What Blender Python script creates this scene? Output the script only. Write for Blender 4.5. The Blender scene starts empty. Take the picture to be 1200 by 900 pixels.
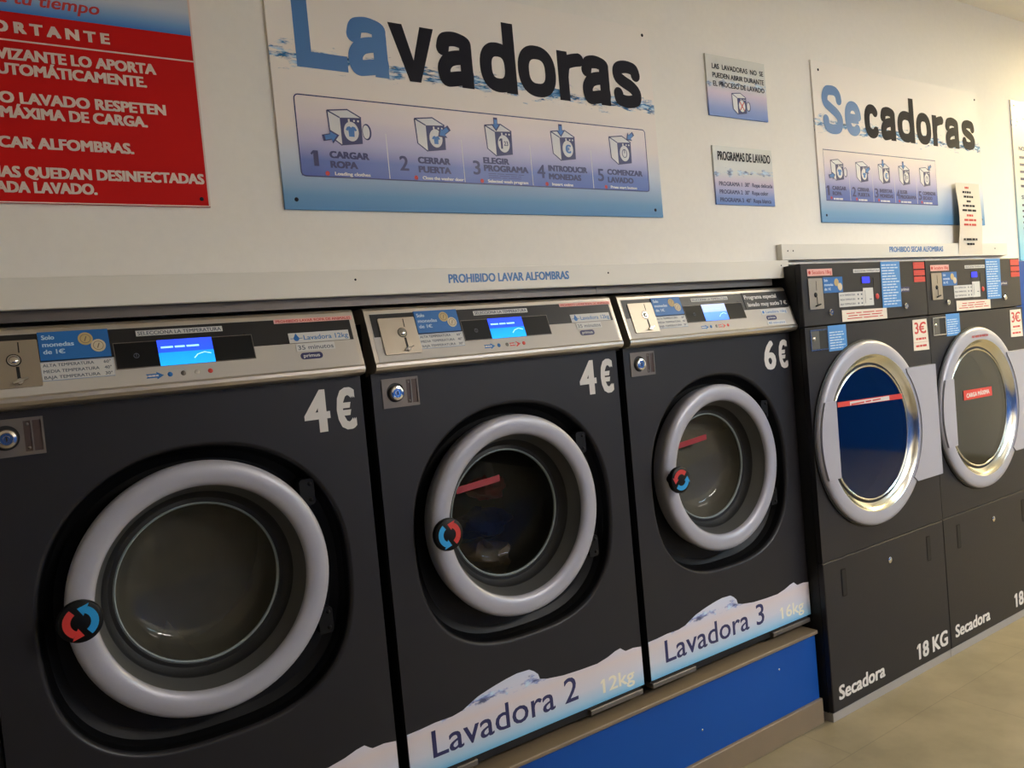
import bpy, math, random
from mathutils import Vector, Matrix
S = bpy.context.scene
C = bpy.context.collection
R = random.Random(7)
PI = math.pi

# ---------------------------------------------------------------- camera
F_PX = 957.96
CAM = Vector((-0.8287, -1.7978, 1.4076)); YAW, PIT, ROL = 0.6014, -0.0428, -0.0919
cd = bpy.data.cameras.new('camera'); co = bpy.data.objects.new('camera', cd); C.objects.link(co)
cd.sensor_fit = 'HORIZONTAL'; cd.sensor_width = 36; cd.lens = 36*F_PX/1200; cd.clip_start = .02
fw = Vector((math.sin(YAW)*math.cos(PIT), math.cos(YAW)*math.cos(PIT), math.sin(PIT)))
rt = Vector((math.cos(YAW), -math.sin(YAW), 0)); up = rt.cross(fw)
r2 = math.cos(ROL)*rt+math.sin(ROL)*up; u2 = -math.sin(ROL)*rt+math.cos(ROL)*up
m3 = Matrix((r2, u2, -fw)).transposed()
co.matrix_world = Matrix.Translation(CAM) @ m3.to_4x4()
S.camera = co

# ---------------------------------------------------------------- world, exposure, lamps (built further down at these places)
w = bpy.data.worlds.new('world'); S.world = w; w.use_nodes = True
w.node_tree.nodes['Background'].inputs[0].default_value = (.9, .95, 1, 1)
w.node_tree.nodes['Background'].inputs[1].default_value = 0.05
S.view_settings.view_transform = 'Standard'; S.view_settings.look = 'None'
S.view_settings.exposure = 0.27; S.view_settings.gamma = 1.0; S.view_settings.use_curve_mapping = False
WARM = (1.0, .80, .52); NEUT = (1.0, .87, .72)
# x, y, width x, width y, colour, radiance
LAMPS = [(4.8, -0.55, 1.2, .30, (1, .82, .42), 58.0, 'warm ceiling lamp close to the wall, nearer to the dryers'),
         (6.1, -0.55, 1.2, .30, (1, .78, .42), 44.0, 'warm ceiling lamp close to the wall, in the far right corner'),
         (3.0, -1.45, 1.2, .30, (1, .92, .80), 9.0, 'long ceiling lamp in front of the dryers'),
         (2.4, -3.20, 1.2, .30, (1, .92, .86), 92.0, 'bright white ceiling lamp added at the back of the room to light the wall'),  # added to light the front wall head-on, no known fixture
         (4.2, -3.20, 1.2, .30, (.5, .78, 1), 54.0, 'cool bluish ceiling lamp added at the back of the room to balance the light')]  # added cool fill light, no known fixture

# ---------------------------------------------------------------- materials
def nt(name):
    m = bpy.data.materials.new(name); m.use_nodes = True
    return m, m.node_tree, m.node_tree.nodes['Principled BSDF']
def lin(c):
    return tuple(((x/255)/12.92 if x/255 <= .04045 else ((x/255+.055)/1.055)**2.4) for x in c)
def mat(name, col, rough=.5, metal=0., spec=.5, var=.0, bump=0., scale=30, coat=0., stretch=None):
    m, t, b = nt(name)
    c = (*lin(col), 1)
    b.inputs['Base Color'].default_value = c; b.inputs['Roughness'].default_value = rough
    b.inputs['Metallic'].default_value = metal; b.inputs['Specular IOR Level'].default_value = spec
    b.inputs['Coat Weight'].default_value = coat
    N = t.nodes; L = t.links
    tc = N.new('ShaderNodeTexCoord'); mp = N.new('ShaderNodeMapping'); L.new(tc.outputs['Object'], mp.inputs[0])
    if stretch: mp.inputs['Scale'].default_value = stretch
    no = N.new('ShaderNodeTexNoise'); no.inputs['Scale'].default_value = scale; no.inputs['Detail'].default_value = 4
    L.new(mp.outputs[0], no.inputs['Vector'])
    if var:
        mx = N.new('ShaderNodeMix'); mx.data_type = 'RGBA'; mx.blend_type = 'MIX'
        mx.inputs[6].default_value = tuple(x*(1-var) for x in c[:3])+(1,); mx.inputs[7].default_value = tuple(min(1, x*(1+var)) for x in c[:3])+(1,)
        L.new(no.outputs['Fac'], mx.inputs[0]); L.new(mx.outputs[2], b.inputs['Base Color'])
    mr = N.new('ShaderNodeMapRange'); mr.inputs[3].default_value = max(0, rough-.06); mr.inputs[4].default_value = min(1, rough+.06)
    L.new(no.outputs['Fac'], mr.inputs[0]); L.new(mr.outputs[0], b.inputs['Roughness'])
    if bump:
        bp = N.new('ShaderNodeBump'); bp.inputs['Strength'].default_value = bump; bp.inputs['Distance'].default_value = .002
        L.new(no.outputs['Fac'], bp.inputs['Height']); L.new(bp.outputs[0], b.inputs['Normal'])
    return m
def ramp(t, stops):
    r = t.nodes.new('ShaderNodeValToRGB'); e = r.color_ramp.elements
    while len(e) > 1: e.remove(e[-1])
    e[0].position = stops[0][0]; e[0].color = (*lin(stops[0][1]), 1)
    for p, c in stops[1:]:
        q = e.new(p); q.color = (*lin(c), 1)
    return r
def gradient_print(name, stops, rough=.35, splash=None, emit=0, axis='Z', lines=None):
    """printed colour gradient over an object's own height; splash = (z centre, half height, colour)"""
    m, t, b = nt(name); N = t.nodes; L = t.links
    tc = N.new('ShaderNodeTexCoord'); sp = N.new('ShaderNodeSeparateXYZ'); L.new(tc.outputs['Generated'], sp.inputs[0])
    r = ramp(t, stops); L.new(sp.outputs[axis], r.inputs[0]); col = r.outputs[0]
    b.inputs['Roughness'].default_value = rough; b.inputs['Specular IOR Level'].default_value = .35
    if splash:
        zc, hh, sc, slope, xs = splash
        mp = N.new('ShaderNodeMapping'); mp.inputs['Scale'].default_value = xs; L.new(tc.outputs['Generated'], mp.inputs[0])
        no = N.new('ShaderNodeTexNoise'); no.inputs['Scale'].default_value = 1; no.inputs['Detail'].default_value = 5; no.inputs['Roughness'].default_value = .65
        L.new(mp.outputs[0], no.inputs['Vector'])
        def M(op, a, bb):
            q = N.new('ShaderNodeMath'); q.operation = op
            for i, v in enumerate((a, bb)):
                if v is None: continue
                if isinstance(v, (int, float)): q.inputs[i].default_value = v
                else: L.new(v, q.inputs[i])
            return q.outputs[0]
        zline = M('MULTIPLY_ADD', sp.outputs['X'], slope); zline.node.inputs[2].default_value = zc
        d = M('DIVIDE', M('ABSOLUTE', M('SUBTRACT', sp.outputs['Z'], zline), None), hh)
        v = M('SUBTRACT', no.outputs['Fac'], M('MULTIPLY', d, .16))
        mr = N.new('ShaderNodeMapRange'); mr.inputs[1].default_value = .43; mr.inputs[2].default_value = .50
        L.new(v, mr.inputs[0])
        mx = N.new('ShaderNodeMix'); mx.data_type = 'RGBA'; L.new(mr.outputs[0], mx.inputs[0]); L.new(col, mx.inputs[6])
        n2 = ramp(t, [(.40, (200, 225, 240)), (.52, sc), (.62, tuple(x*.6 for x in sc))]); 
        n3 = N.new('ShaderNodeTexNoise'); n3.inputs['Scale'].default_value = 2.2; n3.inputs['Detail'].default_value = 4
        L.new(mp.outputs[0], n3.inputs['Vector']); L.new(n3.outputs['Fac'], n2.inputs[0]); L.new(n2.outputs[0], mx.inputs[7])
        col = mx.outputs[2]
    L.new(col, b.inputs['Base Color'])
    if emit:
        L.new(col, b.inputs['Emission Color']); b.inputs['Emission Strength'].default_value = emit
    return m
def glass(name, tint, clear, rough=.03, haze=(60, 58, 50)):
    m, t, b = nt(name); N = t.nodes; L = t.links
    b.inputs['Base Color'].default_value = (*lin(haze), 1); b.inputs['Roughness'].default_value = rough
    b.inputs['Specular IOR Level'].default_value = .6
    tr = N.new('ShaderNodeBsdfTransparent'); tr.inputs[0].default_value = (*tint, 1)
    mx = N.new('ShaderNodeMixShader'); fr = N.new('ShaderNodeFresnel'); fr.inputs[0].default_value = 1.5
    mu = N.new('ShaderNodeMapRange'); mu.inputs[3].default_value = 1-clear; mu.inputs[4].default_value = 1
    L.new(fr.outputs[0], mu.inputs[0]); L.new(mu.outputs[0], mx.inputs[0]); L.new(tr.outputs[0], mx.inputs[1]); L.new(b.outputs[0], mx.inputs[2])
    L.new(mx.outputs[0], N['Material Output'].inputs['Surface'])
    return m
def emis(name, col, s):
    m, t, b = nt(name); b.inputs['Base Color'].default_value = (*col, 1); b.inputs['Emission Color'].default_value = (*col, 1)
    b.inputs['Emission Strength'].default_value = s; return m
M = dict(
 wall=mat('wall_paint', (243, 239, 229), .8, var=.03, bump=.15, scale=60),
 board=mat('white_board', (230, 226, 214), .45, var=.02, scale=8),
 cabinet=mat('charcoal_enamel', (34, 33, 36), .42, spec=.32, var=.04, bump=.02, scale=200),
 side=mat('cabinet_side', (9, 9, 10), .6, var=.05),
 plastic=mat('black_plastic', (5, 5, 6), .5, spec=.22, var=.05),
 rubber=mat('black_rubber', (16, 16, 16), .6, var=.05),
 ring=mat('satin_grey_door_ring', (166, 166, 176), .36, metal=.12, var=.03, scale=12),
 cone=mat('grey_door_cone', (84, 84, 82), .4, metal=.2, var=.04, scale=12),
 steel=mat('brushed_steel', (196, 188, 176), .30, metal=.9, var=.05, bump=.03, scale=40, stretch=(1, 30, 30)),
 polished=mat('polished_steel', (205, 203, 192), .2, metal=1, var=.04, scale=10),
 darksteel=mat('dull_steel_strip', (112, 106, 100), .45, metal=.6, var=.1, scale=8, stretch=(1, 10, 10)),
 drum=mat('drum_steel', (120, 118, 110), .4, metal=.8, var=.2, scale=20),
 panelgrey=mat('panel_grey', (190, 184, 174), .42, var=.02, scale=20),
 panelblack=mat('panel_black', (22, 22, 23), .3, var=.04),
 lockmetal=mat('lock_plate_metal', (112, 104, 98), .5, metal=.5, var=.08, scale=60), glassred=mat('red_glass_strip', (150, 34, 40), .5), lockbrown=mat('lock_cavity_brown', (70, 52, 46), .5, var=.15, scale=40),
 kick=mat('kick_plate_grey', (158, 154, 148), .5, metal=.2, var=.05),
 coin=mat('coin_plate_metal', (178, 168, 152), .33, metal=.85, var=.04, bump=.02, scale=60),
 chrome=mat('chrome', (215, 212, 205), .15, metal=1),
 black=mat('slot_black', (6, 6, 6), .6),
 dark=mat('ink_dark', (27, 26, 36), .7, spec=.2, var=.02),
 navy=mat('ink_navy', (40, 42, 90), .5, var=.02),
 inkblue=mat('ink_blue', (62, 118, 178), .45, var=.03),
 icondark=mat('icon_navy', (30, 36, 98), .45),
 iconblue=mat('icon_blue', (58, 120, 190), .45),
 iconwhite=mat('icon_white', (222, 222, 222), .45),
 white=mat('vinyl_white', (214, 210, 204), .5, var=.02),
 paper=mat('paper_white', (226, 216, 200), .7, var=.03, scale=40),
 kgwhite=mat('vinyl_pale', (236, 230, 208), .5),
 red=mat('sign_red', (198, 10, 6), .65, spec=.2, var=.03, scale=4),
 signtext=mat('sign_lettering', (226, 205, 190), .5),
 redink=mat('red_ink', (196, 48, 42), .5),
 pink=mat('pink_label', (228, 172, 162), .5, var=.03),
 redlabel=mat('red_label', (206, 58, 48), .5, var=.03),
 stickblue=mat('sticker_blue', (24, 104, 176), .4, var=.03),
 listblue=mat('list_blue', (70, 140, 206), .45, var=.04),
 listtext=mat('list_text', (190, 214, 232), .5),
 label=mat('label_white', (206, 206, 202), .45, var=.03),
 labelink=mat('label_ink', (84, 92, 104), .5),
 bluepaint=mat('blue_panel_paint', (2, 72, 154), .6, spec=.3, var=.03, scale=6),
 tile=mat('tan_tile', (124, 108, 86), .45, var=.12, scale=14),
 gold=mat('coin_gold', (196, 172, 116), .45, var=.12, scale=60),
 silver=mat('coin_silver', (206, 192, 160), .45, var=.1, scale=60),
 tape=mat('clear_cover', (140, 150, 150), .2),
 knobred=mat('arrow_red', (200, 52, 44), .45), knobblue=mat('arrow_blue', (30, 150, 214), .45),
 lcdblue=emis('blue_lamp', (.006, .015, 1.0), 1.2),
 lcd=gradient_print('lcd_screen', [(0, (30, 165, 255)), (.48, (25, 150, 255)), (.52, (40, 85, 250)), (1, (50, 80, 245))], .2, emit=.85),
 lcdreflect=gradient_print('lcd_screen_reflection', [(0, (60, 130, 250)), (.5, (75, 145, 255)), (.56, (150, 175, 235)), (1, (170, 185, 225))], .2, emit=.75),  # whitish upper half is a reflection painted into the screen colour
 lcdtext=emis('lcd_text', (.35, .75, 1.0), .9),
 poster=gradient_print('poster_print', [(0, (92, 146, 194)), (.06, (112, 158, 198)), (.22, (206, 214, 226)), (.34, (240, 230, 222)), (.6, (246, 238, 228)), (1, (246, 240, 230))], .58,
                       splash=(.615, .055, (30, 120, 180), -.035, (14, 1, 30))),
 strip=gradient_print('step_strip_print', [(0, (74, 98, 176)), (.2, (96, 116, 186)), (.45, (186, 182, 214)), (.75, (230, 218, 220)), (1, (240, 228, 220))], .35),
 smallsign=gradient_print('small_sign_print', [(0, (98, 132, 198)), (.15, (130, 150, 205)), (.4, (206, 192, 210)), (.55, (214, 216, 212)), (1, (222, 222, 212))], .3,
                          splash=(.52, .09, (150, 166, 196), .04, (5, 1, 9))),
 redtop=gradient_print('red_poster_header', [(0, (60, 126, 200)), (.12, (120, 164, 212)), (.3, (196, 204, 214)), (1, (226, 218, 210))], .35),
 banner=gradient_print('machine_banner_print', [(0, (108, 180, 220)), (.1, (160, 198, 224)), (.3, (206, 208, 220)), (.6, (218, 206, 206)), (.8, (210, 210, 224)), (1, (206, 212, 228))], .4,
                       splash=(.78, .12, (132, 144, 200), .12, (9, 1, 5))),
 sideposter=gradient_print('right_poster_print', [(0, (110, 190, 224)), (.35, (180, 208, 214)), (.6, (224, 216, 200)), (1, (230, 220, 204))], .35,
                       splash=(.86, .03, (60, 96, 170), .2, (10, 1, 30))),
 wglass=glass('washer_glass', (.75, .76, .70), .66, haze=(112, 108, 94)),
 wglassclear=glass('washer_glass_clear', (.85, .86, .82), .86, haze=(60, 58, 50)), wglasspale=glass('washer_glass_pale', (.75, .76, .70), .62, haze=(128, 124, 110)),
 navyreflect=glass('dryer_glass_navy_reflection', (.2, .3, .6), .18, .06, haze=(4, 26, 62)),  # blue reflection of the room put into the pane's tint
 olivereflect=glass('dryer_glass_olive_reflection', (.6, .6, .5), .22, .08, haze=(26, 25, 18)),  # beige-olive reflection of the room put into this pane's tint
)
# floor: big mottled tiles
def floor_mat():
    m, t, b = nt('floor_tiles'); N = t.nodes; L = t.links
    tc = N.new('ShaderNodeTexCoord')
    br = N.new('ShaderNodeTexBrick'); br.offset = .5; br.inputs['Scale'].default_value = 1
    br.inputs['Brick Width'].default_value = 1.2; br.inputs['Row Height'].default_value = .6; br.inputs['Mortar Size'].default_value = .0022
    br.inputs['Color1'].default_value = (*lin((140, 129, 106)), 1); br.inputs['Color2'].default_value = (*lin((136, 125, 103)), 1)
    br.inputs['Mortar'].default_value = (*lin((126, 116, 95)), 1)
    mp = N.new('ShaderNodeMapping'); mp.inputs['Location'].default_value = (.35, .22, 0)
    L.new(tc.outputs['Object'], mp.inputs[0]); L.new(mp.outputs[0], br.inputs['Vector'])
    no = N.new('ShaderNodeTexNoise'); no.inputs['Scale'].default_value = 5; no.inputs['Detail'].default_value = 6; no.inputs['Roughness'].default_value = .6
    L.new(tc.outputs['Object'], no.inputs['Vector'])
    mx = N.new('ShaderNodeMix'); mx.data_type = 'RGBA'; mx.blend_type = 'MULTIPLY'; mx.inputs[0].default_value = .6
    r = ramp(t, [(.35, (196, 196, 186)), (.65, (255, 252, 245))]); L.new(no.outputs['Fac'], r.inputs[0])
    L.new(br.outputs[0], mx.inputs[6]); L.new(r.outputs[0], mx.inputs[7]); L.new(mx.outputs[2], b.inputs['Base Color'])
    b.inputs['Roughness'].default_value = .42
    return m
M['floor'] = floor_mat()

# ---------------------------------------------------------------- mesh helpers
def cross(o, a, b): return (a[0]-o[0])*(b[1]-o[1])-(a[1]-o[1])*(b[0]-o[0])
class Plane:
    """a flat face with its own across/up axes; at(u, v, d) is the point d in front of it"""
    def __init__(s, o, ex, ey, n): s.o, s.ex, s.ey, s.n = Vector(o), Vector(ex), Vector(ey), Vector(n)
    def at(s, u, v, d=0): return tuple(s.o+s.ex*u+s.ey*v+s.n*d)
def front(y, x0=0): return Plane((x0, y, 0), (1, 0, 0), (0, 0, 1), (0, -1, 0))
class MB:
    def __init__(s): s.v = []; s.f = []
    def add(s, vs, fs):
        k = len(s.v); s.v += [tuple(x) for x in vs]; s.f += [tuple(i+k for i in f) for f in fs]; return s
    def box(s, x0, x1, y0, y1, z0, z1, ch=0):
        if not ch:
            v = [(x, y, z) for z in (z0, z1) for y in (y0, y1) for x in (x0, x1)]
            return s.add(v, [(0, 1, 5, 4), (1, 3, 7, 5), (3, 2, 6, 7), (2, 0, 4, 6), (4, 5, 7, 6), (0, 2, 3, 1)])
        c = ch   # chamfer on the front (low y) edge
        o = [(x0, y1), (x1, y1)]
        A = [(x0, z0), (x1, z0), (x1, z1), (x0, z1)]; B = [(x0+c, z0+c), (x1-c, z0+c), (x1-c, z1-c), (x0+c, z1-c)]
        v = [(a, y1, b) for a, b in A]+[(a, y0+c, b) for a, b in A]+[(a, y0, b) for a, b in B]
        f = [(3, 2, 1, 0), (8, 9, 10, 11)]
        for i in range(4):
            j = (i+1) % 4; f += [(i, j, 4+j, 4+i), (4+i, 4+j, 8+j, 8+i)]
        return s.add(v, f)
    def prism(s, pts, pl, d0, d1):
        """outline pts (u,v) counter-clockwise on plane pl, from depth d0 to d1 (towards viewer)"""
        n = len(pts); a = sum(pts[i][0]*pts[(i+1) % n][1]-pts[(i+1) % n][0]*pts[i][1] for i in range(n))
        if a < 0: pts = pts[::-1]
        v = [pl.at(u, w_, d0) for u, w_ in pts]+[pl.at(u, w_, d1) for u, w_ in pts]
        f = [tuple(range(n-1, -1, -1)), tuple(range(n, 2*n))]+[(i, (i+1) % n, n+(i+1) % n, n+i) for i in range(n)]
        return s.add(v, f)
    def rect(s, pl, u0, u1, v0, v1, d0, d1): return s.prism([(u0, v0), (u1, v0), (u1, v1), (u0, v1)], pl, d0, d1)
    def rrect(s, pl, u0, u1, v0, v1, r, d0, d1, k=5):
        p = []
        for cx, cy, a in ((u1-r, v0+r, -90), (u1-r, v1-r, 0), (u0+r, v1-r, 90), (u0+r, v0+r, 180)):
            for i in range(k+1):
                t = math.radians(a+90*i/k); p.append((cx+r*math.cos(t), cy+r*math.sin(t)))
        return s.prism(p, pl, d0, d1)
    def disc(s, pl, u, v, r, d0, d1, n=24, ry=None):
        ry = ry or r
        return s.prism([(u+r*math.cos(2*PI*i/n), v+ry*math.sin(2*PI*i/n)) for i in range(n)], pl, d0, d1)
    def dome(s, pl, u, v, r, d0, h, n=20, k=5):
        prof = [(r*math.cos(PI/2*i/k), d0+h*math.sin(PI/2*i/k)) for i in range(k+1)]
        return s.lathe(pl, u, v, [(r, d0-.0005)]+prof, n)
    def lathe(s, pl, u, v, prof, n=48, a0=0, a1=360):
        """prof = [(radius, depth towards viewer)]"""
        full = (a1-a0) == 360; m = n if full else n+1; k0 = len(s.v)
        vs = []; fs = []
        for i in range(m):
            t = math.radians(a0+(a1-a0)*i/n)
            for r, d in prof: vs.append(pl.at(u+r*math.cos(t), v+r*math.sin(t), d))
        K = len(prof)
        for i in range(n):
            j = (i+1) % m
            for k in range(K-1): fs.append((i*K+k, j*K+k, j*K+k+1, i*K+k+1))
        return s.add(vs, fs)
    def line(s, pl, pts, w_, d0, d1, closed=False):
        """ribbon of width w_ along pts on the plane"""
        n = len(pts); L_ = []; R_ = []
        for i in range(n):
            a = pts[(i-1) % n] if (closed or i > 0) else pts[i]; b = pts[(i+1) % n] if (closed or i < n-1) else pts[i]
            dx, dy = b[0]-a[0], b[1]-a[1]; l = math.hypot(dx, dy) or 1
            L_.append((pts[i][0]-dy/l*w_/2, pts[i][1]+dx/l*w_/2)); R_.append((pts[i][0]+dy/l*w_/2, pts[i][1]-dx/l*w_/2))
        for i in range(n if closed else n-1):
            j = (i+1) % n; s.prism([R_[i], R_[j], L_[j], L_[i]], pl, d0, d1)
        return s
    def frame_plate(s, pl, u0, u1, v0, v1, contour, d0, d1, cu, cv):
        """rectangular plate with a hole of the given contour (ccw), front at d1, back at d0"""
        n = len(contour); out = []
        for (a, b) in contour:
            dx, dy = a-cu, b-cv; t = 1e9
            if dx > 0: t = min(t, (u1-cu)/dx)
            if dx < 0: t = min(t, (u0-cu)/dx)
            if dy > 0: t = min(t, (v1-cv)/dy)
            if dy < 0: t = min(t, (v0-cv)/dy)
            out.append([cu+dx*t, cv+dy*t])
        for c in ((u0, v0), (u1, v0), (u1, v1), (u0, v1)):
            i = min(range(n), key=lambda i: math.hypot(out[i][0]-c[0], out[i][1]-c[1])); out[i] = list(c)
        v = [pl.at(a, b, d1) for a, b in contour]+[pl.at(a, b, d1) for a, b in out]+[pl.at(a, b, d0) for a, b in out]+[pl.at(a, b, d0) for a, b in contour]
        f = []
        for i in range(n):
            j = (i+1) % n
            f += [(i, n+i, n+j, j), (n+i, 2*n+i, 2*n+j, n+j), (2*n+i, 3*n+i, 3*n+j, 2*n+j), (3*n+i, i, j, 3*n+j)]
        return s.add(v, f)
    def build(s, name, m, parent=None, loc=None, smooth=False):
        me = bpy.data.meshes.new(name); me.from_pydata(s.v, [], s.f); me.update()
        me.materials.append(M[m] if isinstance(m, str) else m)
        if smooth:
            for p in me.polygons: p.use_smooth = True
            try: me.set_sharp_from_angle(angle=math.radians(38))
            except Exception: pass
        o = bpy.data.objects.new(name, me); C.objects.link(o)
        if parent: o.parent = parent
        if parent and 'off' in OFFS.get(parent.name, {}): pass
        if loc: o.location = loc
        return o
OFFS = {}
def tag(o, label, cat, group=None):
    o['label'] = label; o['category'] = cat
    if group: o['group'] = group
    return o
def structure(o): o['kind'] = 'structure'; return o

_cache = {}
def glyphs(body):
    if body in _cache: return _cache[body]
    c = bpy.data.curves.new('tmp', 'FONT'); c.body = body; c.size = 1; c.resolution_u = 3
    o = bpy.data.objects.new('tmp', c); C.objects.link(o)
    dg = bpy.context.evaluated_depsgraph_get(); dg.update()
    me = o.evaluated_get(dg).to_mesh()
    v = [tuple(x.co) for x in me.vertices]; f = [tuple(p.vertices) for p in me.polygons]
    o.evaluated_get(dg).to_mesh_clear(); bpy.data.objects.remove(o); bpy.data.curves.remove(c)
    _cache[body] = (v, f); return _cache[body]
CAPH = None
def letters(mb, pl, body, u0, u1, v0, h, d=.0006, bold=0., shear=0., vb=None):
    """letters of cap height h on baseline v0, stretched from u0 to u1"""
    global CAPH
    if CAPH is None: CAPH = max(y for x, y, z in glyphs('H')[0])
    euro = body.endswith('€')
    if euro: body = body[:-1]+'C'
    v, f = glyphs(body)
    x0 = min(p[0] for p in v); x1 = max(p[0] for p in v)
    b = bold*h; sx = (u1-u0-2*b)/(x1-x0); sy = (h-(b if bold else 0))/CAPH
    offs = [(0, 0)] if not bold else [(dx*b, dy*b*.5) for dx, dy in ((-1, -1), (-1, 1), (1, -1), (1, 1), (0, -1), (0, 1), (-.5, 0), (.5, 0), (-1, 0), (1, 0))]
    for k, (ox, oy) in enumerate(offs):
        pts = [pl.at(u0+b+(x-x0)*sx+ox+shear*y*sy, v0+b*.5+y*sy+oy, d+k*1e-5) for x, y, z in v]
        mb.add(pts, f)
    if h > .018:
        one = max(p[0] for p in glyphs('1')[0])-min(p[0] for p in glyphs('1')[0])
        for i, ch in enumerate(body):
            if ch == '1':
                xr = max(p[0] for p in glyphs(body[:i+1])[0]); xl = u0+b+(xr-one-x0)*sx-b; yt = v0+h
                mb.add([pl.at(xl+shear*yt*0, yt, d), pl.at(xl-.19*h, yt-.20*h, d), pl.at(xl-.12*h, yt-.30*h, d), pl.at(xl+.03*h, yt-.17*h, d)], [(0, 1, 2, 3)])
    if euro:
        cv, _ = glyphs('C'); cw = (max(p[0] for p in cv)-min(p[0] for p in cv))*sx
        cx = u1-cw
        for q in (.40, .58):
            t = h*(.045+bold*.5); mb.prism([(cx-.16*cw, v0+h*q-t), (cx+.62*cw, v0+h*q-t), (cx+.70*cw, v0+h*q+t), (cx-.12*cw, v0+h*q+t)], pl, d, d+2e-5)
    return mb
def text(pl, body, u0, u1, v0, h, m, parent, name='lettering', bold=0., d=.0006, shear=0., loc=None):
    return letters(MB(), pl, body, u0, u1, v0, h, d, bold, shear).build(name, m, parent, loc)
def scribble(mb, pl, u0, u1, v0, v1, rows, seed, d=.0006, fill=.45, center=False):
    """rows of word-sized strokes: print too small to read in the photograph"""
    r = random.Random(seed); ph = (v1-v0)/rows
    for i in range(rows):
        y = v1-ph*(i+.5); x = u0; end = u0+(u1-u0)*r.uniform(.72, 1)
        if center: q = (u1-end)/2; x += q; end += q
        while x < end-.004:
            l = min(r.uniform(.012, .035)*(u1-u0)/.1, end-x)
            mb.rect(pl, x, x+l, y-ph*fill/2, y+ph*fill/2, d, d+.0001); x += l+.0035*(u1-u0)/.1
    return mb

def smooth(pts, k=5, closed=False):
    n = len(pts); out = []
    rng = range(n if closed else n-1)
    for i in rng:
        g = (lambda j: pts[j % n]) if closed else (lambda j: pts[min(max(j, 0), n-1)])
        p0, p1, p2, p3 = g(i-1), g(i), g(i+1), g(i+2)
        for q in range(k):
            t = q/k; out.append(tuple(.5*((2*p1[a])+(-p0[a]+p2[a])*t+(2*p0[a]-5*p1[a]+4*p2[a]-p3[a])*t*t+(-p0[a]+3*p1[a]-3*p2[a]+p3[a])*t**3) for a in (0, 1)))
    if not closed: out.append(pts[-1])
    return out
def heavy(ch, pl, u0, u1, v0, H, w_, m, parent_thing, name, d=.0004):
    """one bold condensed display letter; H is its height, w_ its stroke"""
    W = u1-u0; h = w_/2; mb = MB(); cnt = [1]
    def st(pts, sm=False, closed=False):
        p = [(u0+x, v0+y) for x, y in pts]; p = smooth(p, 6, closed) if sm else p
        n = len(p)
        for i in range(n if closed else n-1):
            a, b = p[i], p[(i+1) % n]; dx, dy = b[0]-a[0], b[1]-a[1]; l = math.hypot(dx, dy)
            if l < 1e-6: continue
            ox, oy = -dy/l*h, dx/l*h; dd = d+.00001*cnt[0]; cnt[0] += 1
            mb.add([pl.at(a[0]-ox, a[1]-oy, dd), pl.at(b[0]-ox, b[1]-oy, dd), pl.at(b[0]+ox, b[1]+oy, dd), pl.at(a[0]+ox, a[1]+oy, dd)], [(0, 1, 2, 3)])
            if i > 0 or closed:
                dd += .000005; mb.add([pl.at(a[0]+h*math.cos(q/16*2*PI), a[1]+h*math.sin(q/16*2*PI), dd) for q in range(16)], [tuple(range(16))])
    def ring(x0, x1, H_, a0=0, a1=360):
        n = 40; full = a1-a0 == 360; out = []
        for i in range(n if full else n+1):
            t = math.radians(a0+(a1-a0)*i/n); e = .82
            c, s_ = math.cos(t), math.sin(t)
            out.append(((x0+x1)/2+((x1-x0)/2-h)*math.copysign(abs(c)**e, c), H_/2+(H_/2-h)*math.copysign(abs(s_)**e, s_)))
        st(out, closed=full)
    if ch == 'o': ring(0, W, H)
    elif ch == 'd': ring(0, W, H*.70); st([(W-h, 0), (W-h, H)])
    elif ch == 'a':
        st([(h, H*.66), (h*1.3, H*.80), (W*.32, H-h*1.15), (W*.55, H-h), (W*.80, H-h*1.35), (W-h, H*.76), (W-h, H*.6)], True); st([(W-h, H*.64), (W-h, 0)])
        st([(W-h, H*.50), (W*.66, H*.545), (W*.36, H*.49), (h*1.15, H*.37), (h, H*.25), (h*1.3, H*.13), (W*.38, h), (W*.62, h*1.25), (W*.82, H*.17), (W-h, H*.30)], True)
    elif ch == 'v':
        for a, b in ((0, 1), (1, 0)):
            xs = (0, w_*1.05, W/2+w_*.42, W/2-w_*.42) if a == 0 else (W-w_*1.05, W, W/2+w_*.42, W/2-w_*.42)
            mb.add([pl.at(u0+x_, v0+y_, d+.0001*(a+1)) for x_, y_ in ((xs[0], H), (xs[3], 0), (xs[2], 0), (xs[1], H))], [(0, 1, 2, 3)])
    elif ch == 'r': st([(h, 0), (h, H)]); st([(h, H*.50), (h*1.5, H*.74), (W*.62, H-h*1.3), (W, H-h*.95)], True)
    elif ch in 'sS':
        st([(W-h*.9, H*.70), (W-h*1.2, H*.82), (W*.68, H-h*1.1), (W*.48, H-h), (W*.26, H-h*1.25), (h, H*.76), (h*1.2, H*.63), (W*.42, H*.535), (W*.66, H*.455), (W-h*1.1, H*.35), (W-h, H*.24), (W*.76, h*1.3), (W*.50, h), (W*.28, h*1.15), (h*1.1, H*.18), (h*.9, H*.30)], True)
    elif ch == 'e': ring(0, W, H, 0, 318); st([(h, H*.5), (W-h, H*.5)])
    elif ch == 'c': ring(0, W, H, 38, 322)
    elif ch == 'L': st([(h, H), (h, 0)]); st([(h, h), (W, h)])
    return child(mb, name, m, parent_thing)

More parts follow.
